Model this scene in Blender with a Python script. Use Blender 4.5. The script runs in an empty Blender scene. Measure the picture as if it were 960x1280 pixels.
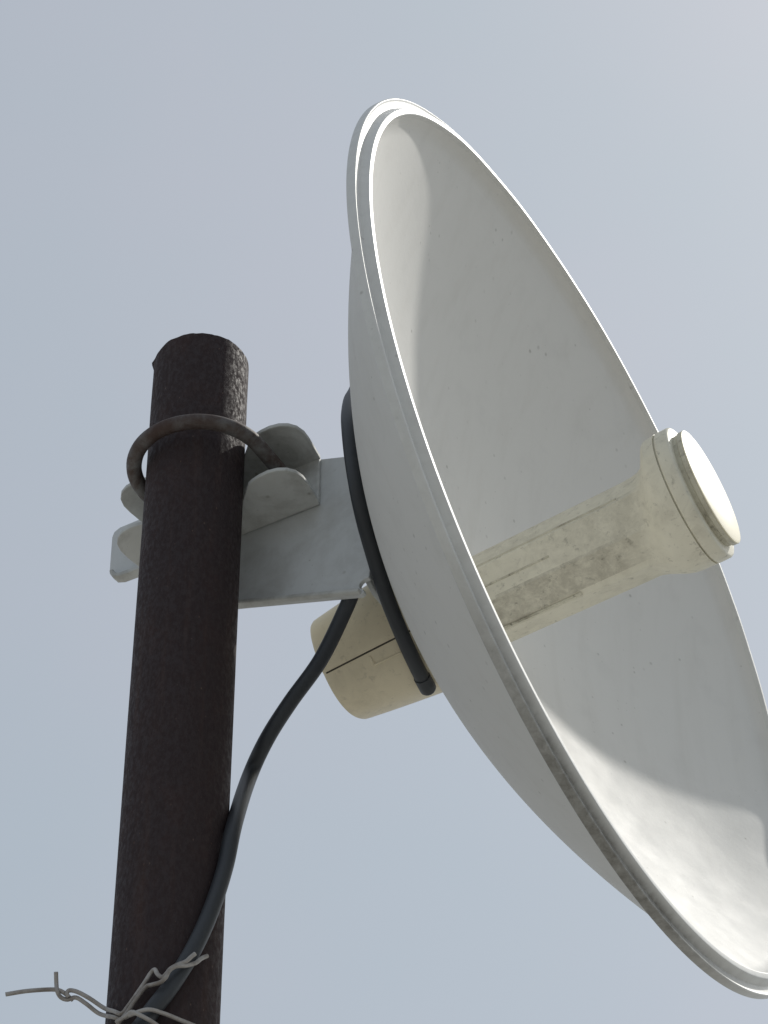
import bpy, bmesh, math, random
from mathutils import Vector, Matrix, noise
random.seed(7)
sc = bpy.context.scene
COL = sc.collection
V = Vector

# ------------------------------------------------------------------ frames
EYE = V((0, 0, 1.6))                       # the photographer's eye, 1.6 m above the ground
PITCH = math.atan(3800 / 4050)             # looking up at the mast head
AZ, EL = math.radians(29.6), math.radians(4.8)
DC = EYE + V((0.09148, 0.99317, 0.91448))  # centre of the dish rim
N = V((math.cos(EL) * math.cos(AZ), -math.cos(EL) * math.sin(AZ), math.sin(EL)))
DU = V((math.sin(AZ), math.cos(AZ), 0))
DV = V((-0.07275746, 0.04133199, 0.99649286))
HC = V((math.cos(AZ), -math.sin(AZ), 0))   # bracket: along, towards dish
HM = -DU                                   # bracket: out of its web, towards the pole
HZ = V((0, 0, 1))
MA = DC - 0.088 * N + 0.062 * HM           # bracket origin

def dish_pt(x, y, z): return DC + x * DU + y * DV + z * N
def mnt(x, m, z): return MA + x * HC + m * HM + z * HZ

# ------------------------------------------------------------------ object helpers
def empty(name, loc, label, cat):
    o = bpy.data.objects.new(name, None)
    o.empty_display_size = 0.05
    COL.objects.link(o)
    o.location = loc
    o['label'] = label; o['category'] = cat
    return o

def link(name, bm, mat, parent=None, origin=None, smooth=True, bevel=0.0, angle=35):
    bmesh.ops.recalc_face_normals(bm, faces=bm.faces[:])
    org = V(origin) if origin is not None else V((0, 0, 0))
    bmesh.ops.translate(bm, verts=bm.verts[:], vec=-org)
    me = bpy.data.meshes.new(name)
    bm.to_mesh(me); bm.free()
    me.materials.append(mat)
    o = bpy.data.objects.new(name, me)
    COL.objects.link(o)
    if parent is None:
        o.location = org
    else:
        o.parent = parent
        base = V((0, 0, 0)); p = parent
        while p: base += p.location; p = p.parent
        o.location = org - base
    if smooth:
        for f in me.polygons: f.use_smooth = True
        me.set_sharp_from_angle(angle=math.radians(angle))
    if bevel:
        b = o.modifiers.new('soft edge', 'BEVEL')
        b.width = bevel; b.segments = 3; b.limit_method = 'ANGLE'; b.angle_limit = math.radians(40)
        b.harden_normals = True
    return o

def loops(bm, rings, closed=True, cap=False):
    vs = [[bm.verts.new(p) for p in r] for r in rings]
    n = len(vs[0])
    for a, b in zip(vs[:-1], vs[1:]):
        for i in range(n if closed else n - 1):
            j = (i + 1) % n
            bm.faces.new((a[i], a[j], b[j], b[i]))
    if cap:
        bm.faces.new(vs[0]); bm.faces.new(vs[-1][::-1])
    return vs

def prism(bm, pts, fn, a, b):
    """closed outline extruded from a to b; fn(p, q, w) gives the place"""
    lo = [bm.verts.new(fn(p[0], p[1], a)) for p in pts]
    hi = [bm.verts.new(fn(p[0], p[1], b)) for p in pts]
    n = len(pts)
    bm.faces.new(lo[::-1]); bm.faces.new(hi)
    for i in range(n):
        j = (i + 1) % n
        bm.faces.new((lo[i], lo[j], hi[j], hi[i]))

def spline(pts, per=10):
    """Catmull-Rom through the points"""
    P = [V(p) for p in pts]
    P = [2 * P[0] - P[1]] + P + [2 * P[-1] - P[-2]]
    out = []
    for i in range(1, len(P) - 2):
        a, b, c, d = P[i - 1:i + 3]
        for k in range(per):
            t = k / per
            out.append(0.5 * (2 * b + (c - a) * t + (2 * a - 5 * b + 4 * c - d) * t * t + (3 * b - a - 3 * c + d) * t ** 3))
    out.append(P[-2])
    return out

def tube(bm, path, r, seg=14, cap=True):
    rr = r if callable(r) else (lambda t: r)
    n = len(path)
    T = [(path[min(i + 1, n - 1)] - path[max(i - 1, 0)]).normalized() for i in range(n)]
    ref = T[0].orthogonal().normalized()
    rings = []
    for i, p in enumerate(path):
        ref = (ref - ref.dot(T[i]) * T[i]).normalized()
        bi = T[i].cross(ref)
        R = rr(i / (n - 1))
        rings.append([p + R * (math.cos(2 * math.pi * k / seg) * ref + math.sin(2 * math.pi * k / seg) * bi) for k in range(seg)])
    loops(bm, rings, cap=cap)

# ------------------------------------------------------------------ materials
def nodes(name):
    m = bpy.data.materials.new(name); m.use_nodes = True
    nt = m.node_tree
    return m, nt, nt.nodes['Principled BSDF']

def nd(nt, typ, **kw):
    x = nt.nodes.new(typ)
    for k, v in kw.items():
        if k in x.inputs.keys(): x.inputs[k].default_value = v
        else: setattr(x, k, v)
    return x

def ramp(nt, fac, stops):
    r = nt.nodes.new('ShaderNodeValToRGB')
    e = r.color_ramp.elements
    while len(e) < len(stops): e.new(0.5)
    for el, (p, c) in zip(e, stops):
        el.position = p
        el.color = c if len(c) == 4 else (*c, 1)
    nt.links.new(fac, r.inputs['Fac'])
    return r.outputs['Color']

def g(v): return (v, v, v, 1)

def mix(nt, fac, a, b, mode='MIX'):
    m = nt.nodes.new('ShaderNodeMix'); m.data_type = 'RGBA'; m.blend_type = mode
    for s, val in ((m.inputs[0], fac), (m.inputs[6], a), (m.inputs[7], b)):
        if hasattr(val, 'links'): nt.links.new(val, s)
        elif isinstance(val, (int, float)): s.default_value = val
        else: s.default_value = (*val[:3], 1)
    return m.outputs[2]

def coords(nt, scale=(1, 1, 1)):
    t = nt.nodes.new('ShaderNodeTexCoord')
    mp = nt.nodes.new('ShaderNodeMapping')
    mp.inputs['Scale'].default_value = scale
    nt.links.new(t.outputs['Object'], mp.inputs['Vector'])
    return mp.outputs['Vector']

def ntex(nt, vec, scale, detail=6, rough=0.55, dist=0.0):
    t = nd(nt, 'ShaderNodeTexNoise', Scale=scale, Detail=detail, Roughness=rough, Distortion=dist)
    nt.links.new(vec, t.inputs['Vector'])
    return t.outputs['Fac']

def specks(nt, vec, scale, size):
    """scattered little spots, each cell its own random size"""
    v = nd(nt, 'ShaderNodeTexVoronoi', Scale=scale)
    nt.links.new(vec, v.inputs['Vector'])
    sep = nt.nodes.new('ShaderNodeSeparateColor')
    nt.links.new(v.outputs['Color'], sep.inputs[0])
    sz = nd(nt, 'ShaderNodeMath', operation='POWER'); sz.inputs[1].default_value = 5.0
    nt.links.new(sep.outputs[0], sz.inputs[0])
    s2 = nd(nt, 'ShaderNodeMath', operation='MULTIPLY'); s2.inputs[1].default_value = size
    nt.links.new(sz.outputs[0], s2.inputs[0])
    d = nd(nt, 'ShaderNodeMath', operation='DIVIDE')
    nt.links.new(v.outputs['Distance'], d.inputs[0]); nt.links.new(s2.outputs[0], d.inputs[1])
    return ramp(nt, d.outputs[0], [(0.3, g(1)), (1.0, g(0))])

def bump(nt, bsdf, h, strength, dist):
    b = nd(nt, 'ShaderNodeBump', Strength=strength, Distance=dist)
    nt.links.new(h, b.inputs['Height']); nt.links.new(b.outputs['Normal'], bsdf.inputs['Normal'])

def paint_white(name, col, dirt_amt, dirt_col=(0.16, 0.14, 0.11), rough=0.42, speck=0.6, mottle=0.05, dscale=45, spec=0.4):
    m, nt, b = nodes(name)
    c = coords(nt)
    n1 = ntex(nt, c, 14, 5)
    base = mix(nt, n1, [x * (1 - mottle) for x in col], [x * (1 + mottle * 0.6) for x in col])
    streak = ramp(nt, ntex(nt, coords(nt, (1, 1, 0.12)), 95, 6, 0.6, 0.2), [(0.5, g(0)), (0.8, g(0.2))])
    base = mix(nt, streak, base, [x * f for x, f in zip(col, (0.74, 0.72, 0.68))])
    sp1 = specks(nt, c, 120, 0.17)
    sp2 = specks(nt, c, 220, 0.3)
    clump = ramp(nt, ntex(nt, c, 11, 4), [(0.42, g(0)), (0.62, g(1))])
    k = mix(nt, 1.0, sp2, clump, 'MULTIPLY')
    k = mix(nt, 1.0, k, sp1, 'LIGHTEN')
    k = mix(nt, 1.0, k, g(speck), 'MULTIPLY')
    base = mix(nt, k, base, (0.3, 0.29, 0.26))
    sm_ = ramp(nt, ntex(nt, c, 48, 5, 0.6), [(0.55, g(0)), (0.8, g(0.3))])
    base = mix(nt, sm_, base, [x * 0.8 for x in col])
    if dirt_amt:
        d = ramp(nt, ntex(nt, c, dscale, 9, 0.68, 0.3), [(0.45, g(0)), (0.72, g(dirt_amt))])
        base = mix(nt, d, base, dirt_col)
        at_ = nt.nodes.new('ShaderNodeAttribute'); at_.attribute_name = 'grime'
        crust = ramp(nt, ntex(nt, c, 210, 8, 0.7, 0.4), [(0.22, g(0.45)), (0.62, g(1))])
        base = mix(nt, mix(nt, 1.0, crust, at_.outputs['Fac'], 'MULTIPLY'), base, (0.15, 0.14, 0.12))  # on the rim this dark tone carries dirt and painted-in shade together
    nt.links.new(base, b.inputs['Base Color'])
    b.inputs['Specular IOR Level'].default_value = spec
    nt.links.new(ramp(nt, ntex(nt, c, 60, 4), [(0.3, g(rough - 0.03)), (0.7, g(rough + 0.04))]), b.inputs['Roughness'])
    bump(nt, b, ntex(nt, c, 420, 3), 0.05, 0.001)
    return m

M_dish = paint_white('white dish enamel', (0.70, 0.69, 0.66), 0.0, rough=0.62, mottle=0.02, spec=0.24)
M_rim = paint_white('white rim enamel with grime and painted shade', (0.70, 0.70, 0.675), 0.12, (0.2, 0.185, 0.16), speck=0.5, dscale=150)
M_brk = paint_white('grey white bracket coating', (0.64, 0.66, 0.66), 0.3, (0.2, 0.18, 0.14), rough=0.5, speck=0.5)
M_clamp = paint_white('weathered clamp coating', (0.60, 0.61, 0.59), 0.6, (0.17, 0.155, 0.13), rough=0.55, speck=0.8)

def cream(name, col, grime, dark):
    m, nt, b = nodes(name)
    c = coords(nt)
    base = mix(nt, ntex(nt, c, 22, 5), [x * 0.94 for x in col], [min(x * 1.04, 0.9) for x in col])
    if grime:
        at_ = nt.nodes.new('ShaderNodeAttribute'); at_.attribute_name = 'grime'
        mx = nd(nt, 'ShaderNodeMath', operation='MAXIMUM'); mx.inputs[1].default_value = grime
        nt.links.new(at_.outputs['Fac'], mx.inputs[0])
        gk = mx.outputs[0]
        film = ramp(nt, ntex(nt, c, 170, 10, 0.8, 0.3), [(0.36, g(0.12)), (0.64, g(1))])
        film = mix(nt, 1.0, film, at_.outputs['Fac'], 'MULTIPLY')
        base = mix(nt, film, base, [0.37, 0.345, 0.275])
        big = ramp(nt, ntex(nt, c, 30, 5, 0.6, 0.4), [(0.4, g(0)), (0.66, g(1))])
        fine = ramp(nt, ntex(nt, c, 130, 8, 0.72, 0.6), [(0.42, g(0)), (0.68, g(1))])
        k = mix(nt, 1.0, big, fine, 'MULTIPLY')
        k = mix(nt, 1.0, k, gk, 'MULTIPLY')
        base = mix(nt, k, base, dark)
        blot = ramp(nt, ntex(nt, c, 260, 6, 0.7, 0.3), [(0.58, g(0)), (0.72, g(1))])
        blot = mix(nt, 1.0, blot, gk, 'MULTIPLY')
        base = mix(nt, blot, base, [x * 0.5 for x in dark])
    nt.links.new(base, b.inputs['Base Color'])
    b.inputs['Roughness'].default_value = 0.5
    bump(nt, b, ntex(nt, c, 160, 6, 0.6), 0.1, 0.0006)
    return m

M_cream = cream('aged cream plastic', (0.73, 0.70, 0.575), 0.55, (0.30, 0.275, 0.21))
M_cap = cream('cream cap plastic', (0.76, 0.70, 0.51), 0.12, (0.36, 0.32, 0.22))
M_house = cream('yellowed housing plastic', (0.80, 0.715, 0.525), 0.3, (0.40, 0.35, 0.24))
M_facet = cream('grimy lower facet plastic', (0.60, 0.575, 0.46), 0.95, (0.2, 0.175, 0.125))

def m_pole():
    m, nt, b = nodes('dark brown painted steel, rusting')
    c = coords(nt, (1, 1, 0.55))
    base = mix(nt, ntex(nt, c, 20, 5), (0.036, 0.027, 0.029), (0.044, 0.031, 0.031))
    r1 = ramp(nt, ntex(nt, c, 60, 10, 0.75, 0.3), [(0.5, g(0)), (0.85, g(0.45))])
    base = mix(nt, r1, base, (0.078, 0.040, 0.031))
    run = ramp(nt, ntex(nt, coords(nt, (1, 1, 0.07)), 130, 6, 0.65), [(0.54, g(0)), (0.78, g(0.55))])
    base = mix(nt, run, base, (0.07, 0.043, 0.036))
    sp = specks(nt, c, 420, 0.2)
    base = mix(nt, sp, base, (0.11, 0.075, 0.06))
    nt.links.new(base, b.inputs['Base Color'])
    nt.links.new(ramp(nt, ntex(nt, c, 520, 5, .75), [(0.40, g(0.55)), (0.6, g(0.95))]), b.inputs['Roughness'])
    b.inputs['Specular IOR Level'].default_value = 0.2
    bump(nt, b, ntex(nt, c, 800, 5, 0.75), 0.35, 0.0004)
    return m
M_pole = m_pole()

def m_ubolt():
    m, nt, b = nodes('dull galvanised rod with rust')
    c = coords(nt)
    base = mix(nt, ntex(nt, c, 60, 6), (0.14, 0.14, 0.14), (0.23, 0.225, 0.22))
    r1 = ramp(nt, ntex(nt, c, 75, 9, 0.7, 0.3), [(0.42, g(0)), (0.6, g(0.9))])
    base = mix(nt, r1, base, (0.075, 0.046, 0.035))
    nt.links.new(base, b.inputs['Base Color'])
    b.inputs['Roughness'].default_value = 0.65
    at_ = nt.nodes.new('ShaderNodeAttribute'); at_.attribute_name = 'rust'
    patch = ramp(nt, ntex(nt, c, 140, 8, 0.7, 0.3), [(0.25, g(0.35)), (0.6, g(1))])
    base = mix(nt, mix(nt, 1.0, patch, at_.outputs['Fac'], 'MULTIPLY'), base, (0.062, 0.036, 0.029))
    nt.links.new(base, b.inputs['Base Color'])
    b.inputs['Metallic'].default_value = 0.25
    bump(nt, b, ntex(nt, c, 300, 6), 0.3, 0.0005)
    return m
M_ubolt = m_ubolt()

def m_cable():
    m, nt, b = nodes('weathered black cable sheath')
    c = coords(nt)
    base = mix(nt, ntex(nt, c, 40, 6), (0.022, 0.026, 0.032), (0.040, 0.045, 0.052))
    nt.links.new(base, b.inputs['Base Color'])
    b.inputs['Roughness'].default_value = 0.5
    bump(nt, b, ntex(nt, c, 500, 4), 0.1, 0.0004)
    return m
M_cable = m_cable()

def m_wire():
    m, nt, b = nodes('dull grey tie wire')
    c = coords(nt)
    base = mix(nt, ramp(nt, ntex(nt, c, 90, 6, 0.7), [(0.4, g(0)), (0.65, g(1))]), (0.42, 0.40, 0.38), (0.22, 0.19, 0.165))
    nt.links.new(base, b.inputs['Base Color'])
    b.inputs['Roughness'].default_value = 0.55
    b.inputs['Metallic'].default_value = 0.3
    return m
M_wire = m_wire()

def m_ground():
    m, nt, b = nodes('pale dusty ground')
    c = coords(nt)
    base = mix(nt, ntex(nt, c, 0.6, 10, 0.6), (0.25, 0.245, 0.228), (0.34, 0.334, 0.312))
    nt.links.new(base, b.inputs['Base Color'])
    b.inputs['Roughness'].default_value = 0.9
    bump(nt, b, ntex(nt, c, 9, 10), 0.4, 0.03)
    return m
M_ground = m_ground()

# ------------------------------------------------------------------ ground
bm = bmesh.new()
bmesh.ops.create_grid(bm, x_segments=8, y_segments=8, size=600)
gr = link('ground', bm, M_ground, smooth=False)
gr['kind'] = 'structure'

# ------------------------------------------------------------------ dish antenna
dish = empty('dish_antenna', dish_pt(0, 0, -0.081),
             'round white dish antenna with long cream feed tube, bolted beside the pole top', 'dish antenna')
WARP = [(-180, 0), (-23, 0), (-10, -1.6), (-1, -9.0), (11, -6.5), (20, -5.2), (29, -3.9), (37, -3.2), (47, -4.2), (57, -5.0),
        (71, -4.9), (87, -5.2), (103, -4.6), (120, -2.6), (140, -0.6), (155, 0), (180, 0)]
def warp(th):
    d = math.degrees(th)
    d = (d + 180) % 360 - 180
    for (a, va), (b, vb) in zip(WARP[:-1], WARP[1:]):
        if a <= d <= b:
            t = (d - a) / (b - a); t = t * t * (3 - 2 * t)
            return (va + (vb - va) * t) * 0.000646
    return 0
SEG = 288
WT = [warp(2 * math.pi * k / SEG) for k in range(SEG)]
for _ in range(4):
    WT = [(WT[k - 1] + 2 * WT[k] + WT[(k + 1) % SEG]) / 4 for k in range(SEG)]
def ring(r, z):
    out = []
    for k in range(SEG):
        t = 2 * math.pi * k / SEG
        w = WT[k] * min(1.0, (r / 0.206)) ** 12
        out.append(dish_pt(r * math.cos(t), r * math.sin(t), z + w))
    return out
def bowl_in(r): return -0.0660 * (1 - (r / 0.2025) ** 2)
def bowl_out(r): return -0.0802 * (1 - (r / 0.2035) ** 2)
HOLE = 0.012
bm = bmesh.new()
prof = [(r, bowl_in(r)) for r in [HOLE + (0.2025 - HOLE) * i / 56 for i in range(57)]] + [(0.2038, 0.0024), (0.2048, 0.0048)]
outer = [(r, bowl_out(r)) for r in [0.2015 - (0.2015 - HOLE) * i / 56 for i in range(57)]]
loops(bm, [ring(r, z) for r, z in prof])
loops(bm, [ring(r, z) for r, z in outer])
refl = link('reflector', bm, M_dish, dish, dish_pt(0, 0, -0.081), angle=60)
# rolled two-step rim
def arc(cx, cz, r, a0, a1, n=5):
    return [(cx + r * math.cos(math.radians(a0 + (a1 - a0) * i / n)), cz + r * math.sin(math.radians(a0 + (a1 - a0) * i / n))) for i in range(n + 1)]
f1, f2 = 0.0007, 0.0006
rimp = [(0.2048, 0.0048)] + arc(0.2056, 0.0073 - f2, f2, 180, 90) + arc(0.2082 - f2, 0.0073 - f2, f2, 90, 20) \
     + [(0.2099, 0.0036), (0.2126, 0.0038), (0.2134, 0.0041)] + arc(0.2145 - f1, 0.0044 - f1, f1, 90, 0) + arc(0.2145 - f1, 0.0 + f1, f1, 0, -90) + [(0.2060, 0.0002), (0.2030, -0.0004), (0.2015, bowl_out(0.2015))]
bm = bmesh.new()
loops(bm, [ring(r, z) for r, z in rimp])
# lower lip of the rim: specky dirt, with shade painted in around the bottom
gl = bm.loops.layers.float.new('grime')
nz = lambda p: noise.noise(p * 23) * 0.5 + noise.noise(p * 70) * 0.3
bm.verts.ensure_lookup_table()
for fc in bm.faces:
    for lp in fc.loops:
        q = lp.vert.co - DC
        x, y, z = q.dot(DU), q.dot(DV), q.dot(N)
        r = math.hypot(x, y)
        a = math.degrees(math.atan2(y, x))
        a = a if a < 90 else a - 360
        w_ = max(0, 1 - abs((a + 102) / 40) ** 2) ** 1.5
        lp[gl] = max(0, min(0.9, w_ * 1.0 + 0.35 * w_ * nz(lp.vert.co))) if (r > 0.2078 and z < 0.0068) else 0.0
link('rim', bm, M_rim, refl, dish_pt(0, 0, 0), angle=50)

# feed: tube with flared head through the middle of the bowl
FT = math.radians(3.4)
FD = (N * math.cos(FT) + DV * math.sin(FT)).normalized()      # feed direction
FO = DC + 0.06 * N                                            # centre of the front disc
tocam = (EYE - FO).normalized()
E1 = (tocam - tocam.dot(FD) * FD).normalized()                # side of the feed facing the viewer
E2 = FD.cross(E1); E2 = -E2 if E2.z > 0 else E2               # the feed's underside
def fpt(s, lat_ang, r): return FO + s * FD + r * (math.cos(lat_ang) * E1 + math.sin(lat_ang) * E2)
NF = 96
def oct_r(a):
    k = math.radians(45)
    x = (a % k) - k / 2
    return math.cos(k / 2) / math.cos(x)
def tube_ring(s, R, o=1.0):
    pts = []
    for i in range(NF):
        a = 2 * math.pi * i / NF
        pts.append(fpt(s, a, R * (1 - o + o * oct_r(a))))
    return pts
TO = 0.0034                                                   # the tube sits a little low in its head
def tube_ring2(s, R, o, sh, fl=0.0):
    pts = []
    for i in range(NF):
        a = 2 * math.pi * i / NF
        q = R * (1 - o + o * oct_r(a)) + (0.0007 * o if 185 < (math.degrees(a) - 4) % 360 or (math.degrees(a) - 4) % 360 < 1 else 0)
        pts.append(fpt(s - fl * 0.5 * (1 + math.sin(a)), a, q) + sh * E2)
    return pts
bm = bmesh.new()
rings = [tube_ring2(-0.150 + 0.108 * i / 26, 0.0202 + 0.0016 * i / 26, 1, TO * (0.3 + 0.7 * i / 26)) for i in range(27)]
for s, R, o, sh, fl in ((-0.034, .0219, .95, 1, .004), (-0.030, .0222, .85, 1, .0065), (-0.0270, .0228, .7, .97, .008), (-0.0248, .0237, .5, .88, .0085), (-0.0230, .0252, .3, .70, .0085), (-0.0214, .0270, .15, .5, .0075), (-0.0200, .0290, .05, .28, .006), (-0.0190, .0304, 0, .12, .004), (-0.0178, .0312, 0, 0.04, .0015), (-.0125, .0316, 0, 0, 0)):
    rings.append(tube_ring2(s, R, o, sh * TO, fl))
rings.append(tube_ring(-0.0125, 0.0306, 0)); rings.append(tube_ring(-0.0119, 0.0306, 0))
loops(bm, rings)
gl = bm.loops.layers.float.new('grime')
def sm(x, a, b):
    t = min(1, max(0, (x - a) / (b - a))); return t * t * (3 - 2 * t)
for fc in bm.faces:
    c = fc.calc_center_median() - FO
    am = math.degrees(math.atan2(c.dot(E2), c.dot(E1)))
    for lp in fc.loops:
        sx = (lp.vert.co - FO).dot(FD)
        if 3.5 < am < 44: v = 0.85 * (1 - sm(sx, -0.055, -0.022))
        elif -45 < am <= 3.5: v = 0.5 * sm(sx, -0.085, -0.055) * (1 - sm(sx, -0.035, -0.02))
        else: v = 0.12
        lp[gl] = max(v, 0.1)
feed = link('feed_tube', bm, M_cream, dish, FO - 0.14 * FD, angle=28)
# groove lines moulded / split along the tube (raised thin ribs)
bm = bmesh.new()
for ang, s0, s1, r in ((math.radians(-52), -0.13, -0.038, 0.0008), (math.radians(-20), -0.13, -0.075, 0.0006), (math.radians(40), -0.13, -0.07, 0.0006)):
    pts = [fpt(s0 + (s1 - s0) * i / 20, ang, (0.0209 + 0.0016 * ((s0 + (s1 - s0) * i / 20 + 0.15) / 0.108)) * oct_r(ang) - r * 0.3) + TO * (0.3 + 0.7 * (s0 + (s1 - s0) * i / 20 + 0.15) / 0.108) * E2 for i in range(21)]
    tube(bm, pts, r, 8)
link('seam_rib', bm, M_facet, feed, FO - 0.08 * FD)
# flange ring
bm = bmesh.new()
fl = [(-0.0119, 0.0300), (-0.0119, 0.0312), (-0.0114, 0.0317), (-0.0062, 0.0317), (-0.0054, 0.0313), (-0.0050, 0.0306), (-0.0050, 0.0)]
loops(bm, [tube_ring(s, max(R, 0.0005), 0) for s, R in fl])
link('flange', bm, M_cream, feed, FO - 0.008 * FD, angle=40)
# disc with shadow gap
bm = bmesh.new()
dk = [(-0.0006, 0.0271), (-0.0006, 0.0276), (-0.0001, 0.0274), (0.0002, 0.0264), (0.0006, 0.013), (0.0007, 0.0005)]
loops(bm, [tube_ring(s, R, 0) for s, R in dk])
cap = link('end_cap', bm, M_cap, feed, FO, angle=40)
bm = bmesh.new()
loops(bm, [tube_ring(s, R, 0) for s, R in [(-0.0052, 0.0268), (-0.0030, 0.0270), (-0.0026, 0.0275), (-0.0007, 0.0275), (-0.0007, 0.0268)]])
link('cap_band', bm, M_facet, cap, FO, angle=40)

# rear housing
HS = [(-0.139, .0265, 0), (-0.150, .0285, 0)]
def sup(a, p=2.7):
    c, s = abs(math.cos(a + .3)), abs(math.sin(a + .3))
    return (c ** p + s ** p) ** (-1 / p)
def house_ring(s, R):
    pts = []
    for i in range(NF):
        a = 2 * math.pi * i / NF
        step = 0.0006 if (math.radians(-184) < ((a - math.radians(-4) + math.pi) % (2 * math.pi) - math.pi) < 0) else 0
        pts.append(fpt(s, a, R * (0.4 + 0.6 * sup(a)) * 0.985 + step))
    return pts
bm = bmesh.new()
hp = [(-0.1380, .0300), (-0.150, .0293), (-0.165, .0278), (-0.178, .0263), (-0.1865, .0252), (-0.1890, .0248), (-0.1900, .0242), (-0.1904, .0232), (-0.1908, .0195), (-0.1912, .010), (-0.1913, .0004)]
rr = []
for (s0, r0), (s1, r1) in zip(hp[:-1], hp[1:]):
    rr.append(house_ring(s0, r0))
rr.append(house_ring(*hp[-1]))
loops(bm, rr)
hous = link('feed_housing', bm, M_house, dish, FO - 0.165 * FD, angle=25)
bm = bmesh.new()
sa = math.radians(-4)
def hr(s):
    for (s0, r0), (s1, r1) in zip(hp[:-1], hp[1:]):
        if s1 <= s <= s0: return r0 + (r1 - r0) * (s - s0) / (s1 - s0)
    return hp[-1][1]
pts = [fpt(s, sa, hr(s) * (0.4 + 0.6 * sup(sa)) * 0.985 - 0.0001) for s in [-0.140 - 0.0485 * i / 20 for i in range(21)]]
tube(bm, pts, 0.00045, 8)
m_seam, nt, b = nodes('dark seam grime'); b.inputs['Base Color'].default_value = (0.07, 0.06, 0.045, 1); b.inputs['Roughness'].default_value = 0.9
link('seam', bm, m_seam, hous, FO - 0.165 * FD)
bm = bmesh.new()
for (sa_, a0, a1) in ((-0.166, 1, 9),):
    for q in range(1):
        pts = [fpt(sa_, math.radians(a0 + (a1 - a0) * i / 6), hr(sa_) * (0.4 + 0.6 * sup(math.radians(a0 + (a1 - a0) * i / 6))) * 0.985) for i in range(7)]
        tube(bm, pts, 0.0006, 8)
        pts = [fpt(sa_ + 0.014 * i / 6, math.radians(a1), hr(sa_ + 0.014 * i / 6) * (0.4 + 0.6 * sup(math.radians(a1))) * 0.985) for i in range(7)]
        tube(bm, pts, 0.0005, 8)
link('latch', bm, M_house, hous, FO - 0.16 * FD)

# ------------------------------------------------------------------ bracket
brk = empty('mounting_bracket', mnt(-0.0625, 0, 0.043),
            'pale grey steel mounting bracket with rounded clamp ears and u bolt around the dark pole', 'bracket')
xz = lambda x, z, m: mnt(x, m, z)
xm = lambda x, m, z: mnt(x, m, z)
def rnd(cx, cz, r, a0, a1, n=8): return arc(cx, cz, r, a0, a1, n)
bm = bmesh.new()
plate = [(0.0090, 0.0485), (0.0125, 0.0), (0.0088, -0.0262)] + rnd(0.0068, -0.0290, 0.0028, 90, 250, 8) + [(0.0066, -0.0336), (0.0050, -0.0347)] \
      + [(-0.0548, -0.0148), (-0.078, -0.0075), (-0.0905, 0.014), (-0.1000, 0.0308), (-0.1222, 0.0314), (-0.1258, 0.0324), (-0.1281, 0.0343), (-0.1297, 0.0370), (-0.1304, 0.0402), (-0.1305, 0.0440), (-0.1306, 0.0610), (-0.1296, 0.0640), (-0.1265, 0.0655), (-0.060, 0.0665), (-0.0166, 0.0575)]
prism(bm, plate, xz, -0.0048, -0.0023)
bplate = link('bracket_plate', bm, M_brk, brk, mnt(-0.03, -0.003, 0.01), bevel=0.0005)
# folded bottom lip and left hem
bm = bmesh.new()
def hem(bm, pts, m0, m1, t):
    """strip standing out of the plate along an edge (x,z), from m0 to m1, t thick"""
    for (a, b) in zip(pts[:-1], pts[1:]):
        d = (V(b) - V(a)).normalized(); nn = V((-d.y, d.x)) * t
        q = [(a[0], a[1]), (b[0], b[1]), (b[0] + nn.x, b[1] + nn.y), (a[0] + nn.x, a[1] + nn.y)]
        prism(bm, q, xz, m0, m1)
hem(bm, [(-0.080, -0.0066), (0.0046, -0.0344)], -0.0046, 0.0002, 0.0022)
link('bottom_lip', bm, M_clamp, bplate, mnt(-0.03, 0, -0.02), bevel=0.0008)
bm = bmesh.new()
ho = [(-0.1286, 0.0372), (-0.1281, 0.0347), (-0.1265, 0.0323), (-0.1225, 0.0308), (-0.088, 0.0299)]
hi_ = [(-0.088, 0.0322), (-0.1225, 0.0332), (-0.1248, 0.0340), (-0.1262, 0.0355), (-0.1267, 0.0374)]
prism(bm, ho + hi_, xz, -0.0050, 0.0006)
link('hem', bm, M_clamp, bplate, mnt(-0.11, 0, 0.03), bevel=0.0006)
# base flange bolted against the back of the dish
bm = bmesh.new()
base = [(0.052, 0.046), (-0.010, 0.050)] + [(-0.066, 0.046), (-0.066, -0.050), (-0.010, -0.046), (0.0, -0.04)]
def bfl(x, y, w):   # x along -HM from plate
    return DC - (0.0865 - w) * N + (0.062 - 0.062 - x) * HM * -1 + y * DV
prism(bm, [(-0.058, 0.044), (0.0585, 0.044), (0.0585, -0.014), (0.045, -0.022), (-0.058, -0.022)], bfl, -0.0015, 0.0010)
link('base_flange', bm, M_brk, brk, mnt(0, -0.06, 0), bevel=0.0006)
# clamp channel: web plus two notched flanges with rounded ears
px_, pm_ = -0.0625, 0.031
def ear_outline():
    R = [(-0.0160, -0.0010), (-0.0142, 0.0120), (-0.0140, 0.0170), (-0.0152, 0.0215), (-0.0178, 0.0248), (-0.0215, 0.0268), (-0.0262, 0.0276), (-0.0310, 0.0272), (-0.0352, 0.0262)]
    vr = [(-0.0375, 0.0252), (-0.0560, 0.0066)]
    half = R + vr
    left = [(2 * px_ - x, m) for x, m in half[::-1]]
    return half + left
bm = bmesh.new()
prism(bm, ear_outline(), xm, 0.0280, 0.0302)
prism(bm, ear_outline(), xm, 0.0558, 0.0580)
prism(bm, [(-0.0164, 0.0286), (-0.0164, 0.0574), (2 * px_ + 0.0164, 0.0574), (2 * px_ + 0.0164, 0.0286)], xz, -0.0022, -0.0002)
clamp = link('clamp_channel', bm, M_clamp, brk, mnt(-0.0625, 0.01, 0.043), bevel=0.0005)
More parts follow.
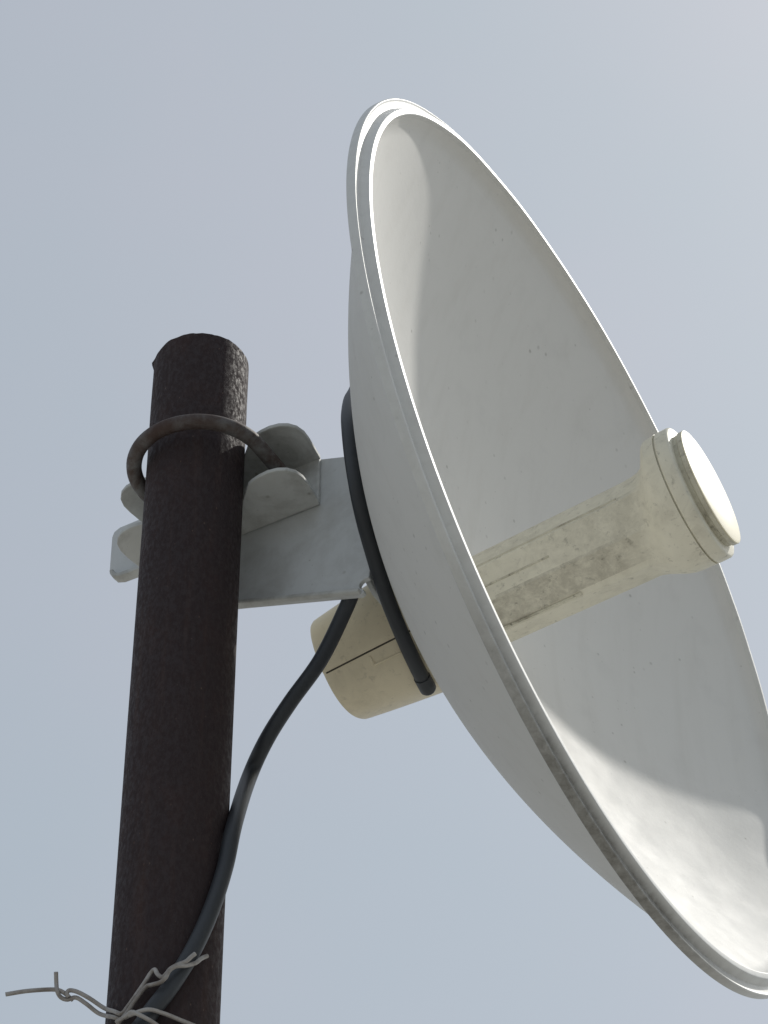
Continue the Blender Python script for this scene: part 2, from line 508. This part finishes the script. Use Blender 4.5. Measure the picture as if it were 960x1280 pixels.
# U bolt
bm = bmesh.new()
ux, um, uz, ur = -0.0590, 0.0315, 0.0430, 0.0302
path = [mnt(ux + ur, -0.014 + (um + 0.014) * i / 10, uz) for i in range(10)]
path += [mnt(ux + ur * math.cos(math.pi * i / 40), um + ur * math.sin(math.pi * i / 40), uz) for i in range(41)]
path += [mnt(ux - ur, um - (um + 0.014) * i / 10, uz) for i in range(1, 11)]
tube(bm, path, 0.0035, 18)
gl = bm.loops.layers.float.new('rust')
for fc in bm.faces:
    for lp in fc.loops:
        q = lp.vert.co - mnt(ux, um, uz)
        a = math.degrees(math.atan2(q.dot(HM), q.dot(HC)))
        lp[gl] = max(0.0, min(0.95, 1.5 - abs(a - 80) / 38 + 0.5 * noise.noise(lp.vert.co * 120)))
ub = link('u_bolt', bm, M_ubolt, brk, mnt(ux, um, uz))
for sgn in (1, -1):
    bm = bmesh.new()
    hexa = [(ux + sgn * ur + 0.0062 * math.cos(math.pi * k / 3), uz + 0.0062 * math.sin(math.pi * k / 3)) for k in range(6)]
    prism(bm, hexa, xz, -0.0103, -0.0049)
    link('nut', bm, M_ubolt, ub, mnt(ux + sgn * ur, -0.0075, uz), bevel=0.0004)

# ------------------------------------------------------------------ pole
PR = 0.0220
pole_xy = mnt(px_, pm_, 0); PTOP = mnt(0, 0, 0.1108).z
bm = bmesh.new()
SP = 96
zs = [0.0, 0.2, 0.6, 1.0, 1.4, 1.7, 1.9, 2.1, 2.2, 2.3, 2.4, 2.5] + [PTOP - 0.06 + 0.006 * k for k in range(10)]
zs = sorted(z for z in zs if z < PTOP - 0.004)
def pring(r, z, jit=0.0):
    out = []
    for k in range(SP):
        a = 2 * math.pi * k / SP
        q = V((math.cos(a), math.sin(a), 0))
        j = jit * noise.noise(q * 3.1) + jit * 0.5 * noise.noise(q * 9)
        R = r * (1 + 0.008 * noise.noise(V((q.x, q.y, z * 14)) * 2.0))
        if jit:
            burr = math.exp(-((a - math.radians(186)) / 0.10) ** 2)
            R += 0.0012 * burr; j -= 0.0 * burr
        out.append(V((pole_xy.x + R * q.x, pole_xy.y + R * q.y, z + j)))
    return out
rings = [pring(PR, z) for z in zs] + [pring(PR, PTOP - 0.0025), pring(PR, PTOP, 0.0008), pring(PR - 0.0006, PTOP + 0.0004, 0.0008), pring(PR - 0.0028, PTOP + 0.0002, 0.0008), pring(PR - 0.0032, PTOP - 0.003), pring(PR - 0.0032, PTOP - 0.3), pring(0.0005, PTOP - 0.3)]
loops(bm, rings)
pole = link('steel_pole', bm, M_pole, None, V((pole_xy.x, pole_xy.y, 0)), angle=40)
pole['label'] = 'dark brown rusty round steel pole with open cut top'
pole['category'] = 'pole'

# ------------------------------------------------------------------ cable
R_CAB = 0.0034
FWD = V((0, math.cos(PITCH), math.sin(PITCH))); UPV = V((0, -math.sin(PITCH), math.cos(PITCH)))
def at(px, py, t):  # surveyed point: bearing read off the photo, distance t in metres
    return EYE + t * (FWD + (px - 480) / 3800 * V((1, 0, 0)) + (640 - py) / 3800 * UPV)
def on_pole(px, py, off):
    """bearing meets the pole's front face, standing off by off"""
    d = at(px, py, 1.0) - EYE
    R = PR + off
    ox, oy = EYE.x - pole_xy.x, EYE.y - pole_xy.y
    A = d.x ** 2 + d.y ** 2; B = 2 * (ox * d.x + oy * d.y); C = ox * ox + oy * oy - R * R
    D = B * B - 4 * A * C
    t = (-B - math.sqrt(D)) / (2 * A) if D > 0 else -B / (2 * A)
    return EYE + t * d
front = [at(531, 853, 1.3475), at(520, 832, 1.3400), at(504, 797, 1.331), at(483, 745, 1.322), at(465.5, 690, 1.312), at(452, 640, 1.305), at(442.5, 590, 1.308), at(437, 545, 1.322),
         at(436, 515, 1.345), at(442, 494, 1.380), at(462, 480, 1.414)]
hidden = [mnt(0.002, -0.045, 0.075), mnt(-0.012, -0.046, 0.045), mnt(-0.02, -0.022, 0.012), mnt(-0.010, -0.013, -0.018)]
emerge = [at(441, 737, 1.3245), at(428, 770, 1.322), at(400, 826, 1.316), at(362, 879, 1.308), at(333, 925, 1.301), at(311, 973, 1.296)]
onp = [on_pole(293, 1030, R_CAB), on_pole(281, 1085, R_CAB), on_pole(263, 1140, R_CAB), on_pole(240, 1190, R_CAB), on_pole(212, 1235, R_CAB), on_pole(182, 1275, R_CAB), on_pole(158, 1325, R_CAB + 0.001)]
low = [pole_xy + V((-0.028, 0.004, onp[-1].z - pole_xy.z - 0.06)), pole_xy + V((-0.029, 0.0, 1.9 - pole_xy.z)), pole_xy + V((-0.03, -0.01, 1.2 - pole_xy.z)), pole_xy + V((-0.028, -0.01, 0.5 - pole_xy.z)), pole_xy + V((-0.035, -0.02, 0.004 - pole_xy.z))]
bm = bmesh.new()
cpath = spline(front + hidden + emerge + onp + low, 12)
tube(bm, cpath, R_CAB, 18)
cab = link('signal_cable', bm, M_cable, None, cpath[0], angle=60)
cab['label'] = 'thick black cable looping round the back of the dish and down the dark pole'
cab['category'] = 'cable'
bm = bmesh.new()
d0 = (cpath[0] - cpath[4]).normalized()
tube(bm, [cpath[0] - d0 * 0.004, cpath[0] + d0 * 0.0005, cpath[0] + d0 * 0.0045, cpath[0] + d0 * 0.0055], lambda t: 0.0038 if t < 0.9 else 0.0032, 16)
link('plug', bm, M_cable, cab, cpath[0])

# ------------------------------------------------------------------ tie wire
WR = 0.00085
TP = on_pole(136, 1250, 0)      # silhouette edge of the pole
tL = (TP - EYE).dot(FWD)
def free(px, py, dt=0.0): return at(px, py, tL + dt)
def pw(px, py, off=0.002): return on_pole(px, py, off)
bm = bmesh.new()
strandA = [free(7, 1243, -.012), free(32, 1239, -.010), free(58, 1237, -.008), free(72, 1237.5, -.0075), free(80, 1241, -.007), free(87, 1247, -.006), free(91, 1250, -.0055),
           ]
strandB = [free(70, 1215, -.006), free(70.5, 1230, -.006), free(71.5, 1239, -.0085), free(76, 1246.5, -.0075), free(84, 1249.5, -.007), free(95, 1247, -.007), free(108, 1255, -.008), free(124, 1267, -.008), pw(142, 1271.5, .0025), pw(153, 1273, .0025), pw(165, 1268, .0095), pw(185, 1262, .0095), pw(205, 1267, .0045), pw(225, 1275, .002), pw(245, 1283, .001)]
strandA2 = [free(86, 1246, -.0082), free(83.5, 1242, -.0078), free(87, 1238, -.0072), free(97, 1240, -.0075), free(112, 1248, -.008), free(130, 1260, -.008), pw(142, 1264, .0025), pw(152, 1267, .004), pw(160, 1258, .003), pw(170, 1244, .003), pw(181, 1228, .003), pw(188, 1217, .003), pw(193.5, 1212, .0045), pw(197, 1218, .0055), pw(203, 1221.5, .007), pw(208, 1217, .0085), pw(213, 1211, .0095), pw(222, 1206, .010), pw(232, 1202, .010), pw(239, 1196, .0105), pw(244, 1192, .011)]
strandC = [pw(147, 1281, .003), pw(153, 1273, .0042), pw(160, 1264, .004), pw(170, 1249, .0045), pw(182, 1234, .0035), pw(190, 1231, .006), pw(200, 1228, .0085), pw(207, 1222, .0105), pw(212, 1213, .0105), pw(220, 1208, .0105), pw(232, 1207, .0095), pw(244, 1204, .0075), pw(252, 1198, .006), pw(259, 1195, .0055)]
strandD = [pw(146, 1277, .0035), pw(158, 1270, .008), pw(165, 1265, .0100), pw(175, 1269, .0105), pw(188, 1276, .0085), pw(204, 1286, .004), pw(225, 1292, .002)]
for s in (strandA + strandA2[:0], strandB, strandA2, strandC, strandD):
    tube(bm, spline(s, 8), WR, 10)
# round the back of the pole
loop = []
a0 = strandB[-1]
ang0 = math.atan2(a0.y - pole_xy.y, a0.x - pole_xy.x)
for i in range(41):
    a = ang0 + math.radians(235) * i / 40
    loop.append(V((pole_xy.x + (PR + 0.001) * math.cos(a), pole_xy.y + (PR + 0.001) * math.sin(a), a0.z - 0.002 * math.sin(math.pi * i / 40))))
tube(bm, loop, WR, 10)
tw = link('tie_wire', bm, M_wire, None, pw(150, 1270))
tw['label'] = 'twisted grey tie wire with loose ends binding the black cable to the pole'
tw['category'] = 'wire'

# ------------------------------------------------------------------ light
SUN_AZ, SUN_EL = math.radians(56), math.radians(52)     # from +Y towards +X
S = V((math.sin(SUN_AZ) * math.cos(SUN_EL), math.cos(SUN_AZ) * math.cos(SUN_EL), math.sin(SUN_EL)))
sun = bpy.data.lights.new('sun', 'SUN'); sun.energy = 2.4; sun.angle = math.radians(1.4); sun.color = (1.0, 0.965, 0.90)
so = bpy.data.objects.new('sun', sun); COL.objects.link(so)
so.rotation_euler = S.to_track_quat('Z', 'Y').to_euler()
so.location = (3, 3, 6)
w = bpy.data.worlds.new('World'); sc.world = w; w.use_nodes = True
nt = w.node_tree; bg = nt.nodes['Background']
sky = nt.nodes.new('ShaderNodeTexSky'); sky.sky_type = 'NISHITA'; sky.sun_disc = False
sky.sun_elevation = SUN_EL; sky.sun_rotation = SUN_AZ
sky.air_density = 1.0; sky.dust_density = 3.0; sky.ozone_density = 1.0
hs = nd(nt, 'ShaderNodeHueSaturation', Saturation=0.6)
nt.links.new(sky.outputs[0], hs.inputs['Color'])
tc = nt.nodes.new('ShaderNodeTexCoord')
hz = ntex(nt, tc.outputs['Generated'], 6.5, 3, 0.45)
veil = ramp(nt, hz, [(0.32, (0.975, 0.98, 0.975)), (0.68, (1.03, 0.985, 0.985))])
colr = mix(nt, 1.0, hs.outputs[0], (0.955, 1.0, 0.955), 'MULTIPLY')
colr = mix(nt, 0.66, colr, (2.74, 3.10, 3.52))   # thin even haze over the whole sky
colr = mix(nt, 1.0, colr, veil, 'MULTIPLY')
nt.links.new(colr, bg.inputs['Color'])
bg.inputs['Strength'].default_value = 0.15

# ------------------------------------------------------------------ camera
cd = bpy.data.cameras.new('camera'); cam = bpy.data.objects.new('camera', cd); COL.objects.link(cam)
cam.location = EYE; cam.rotation_euler = (math.pi / 2 + PITCH, 0, 0)
cd.sensor_fit = 'VERTICAL'; cd.sensor_height = 36; cd.lens = 3800 / 1280 * 36
cd.clip_start = 0.05; cd.clip_end = 3000
sc.camera = cam
sc.view_settings.view_transform = 'Standard'; sc.view_settings.look = 'None'
sc.view_settings.exposure = 0.04; sc.view_settings.gamma = 1.0
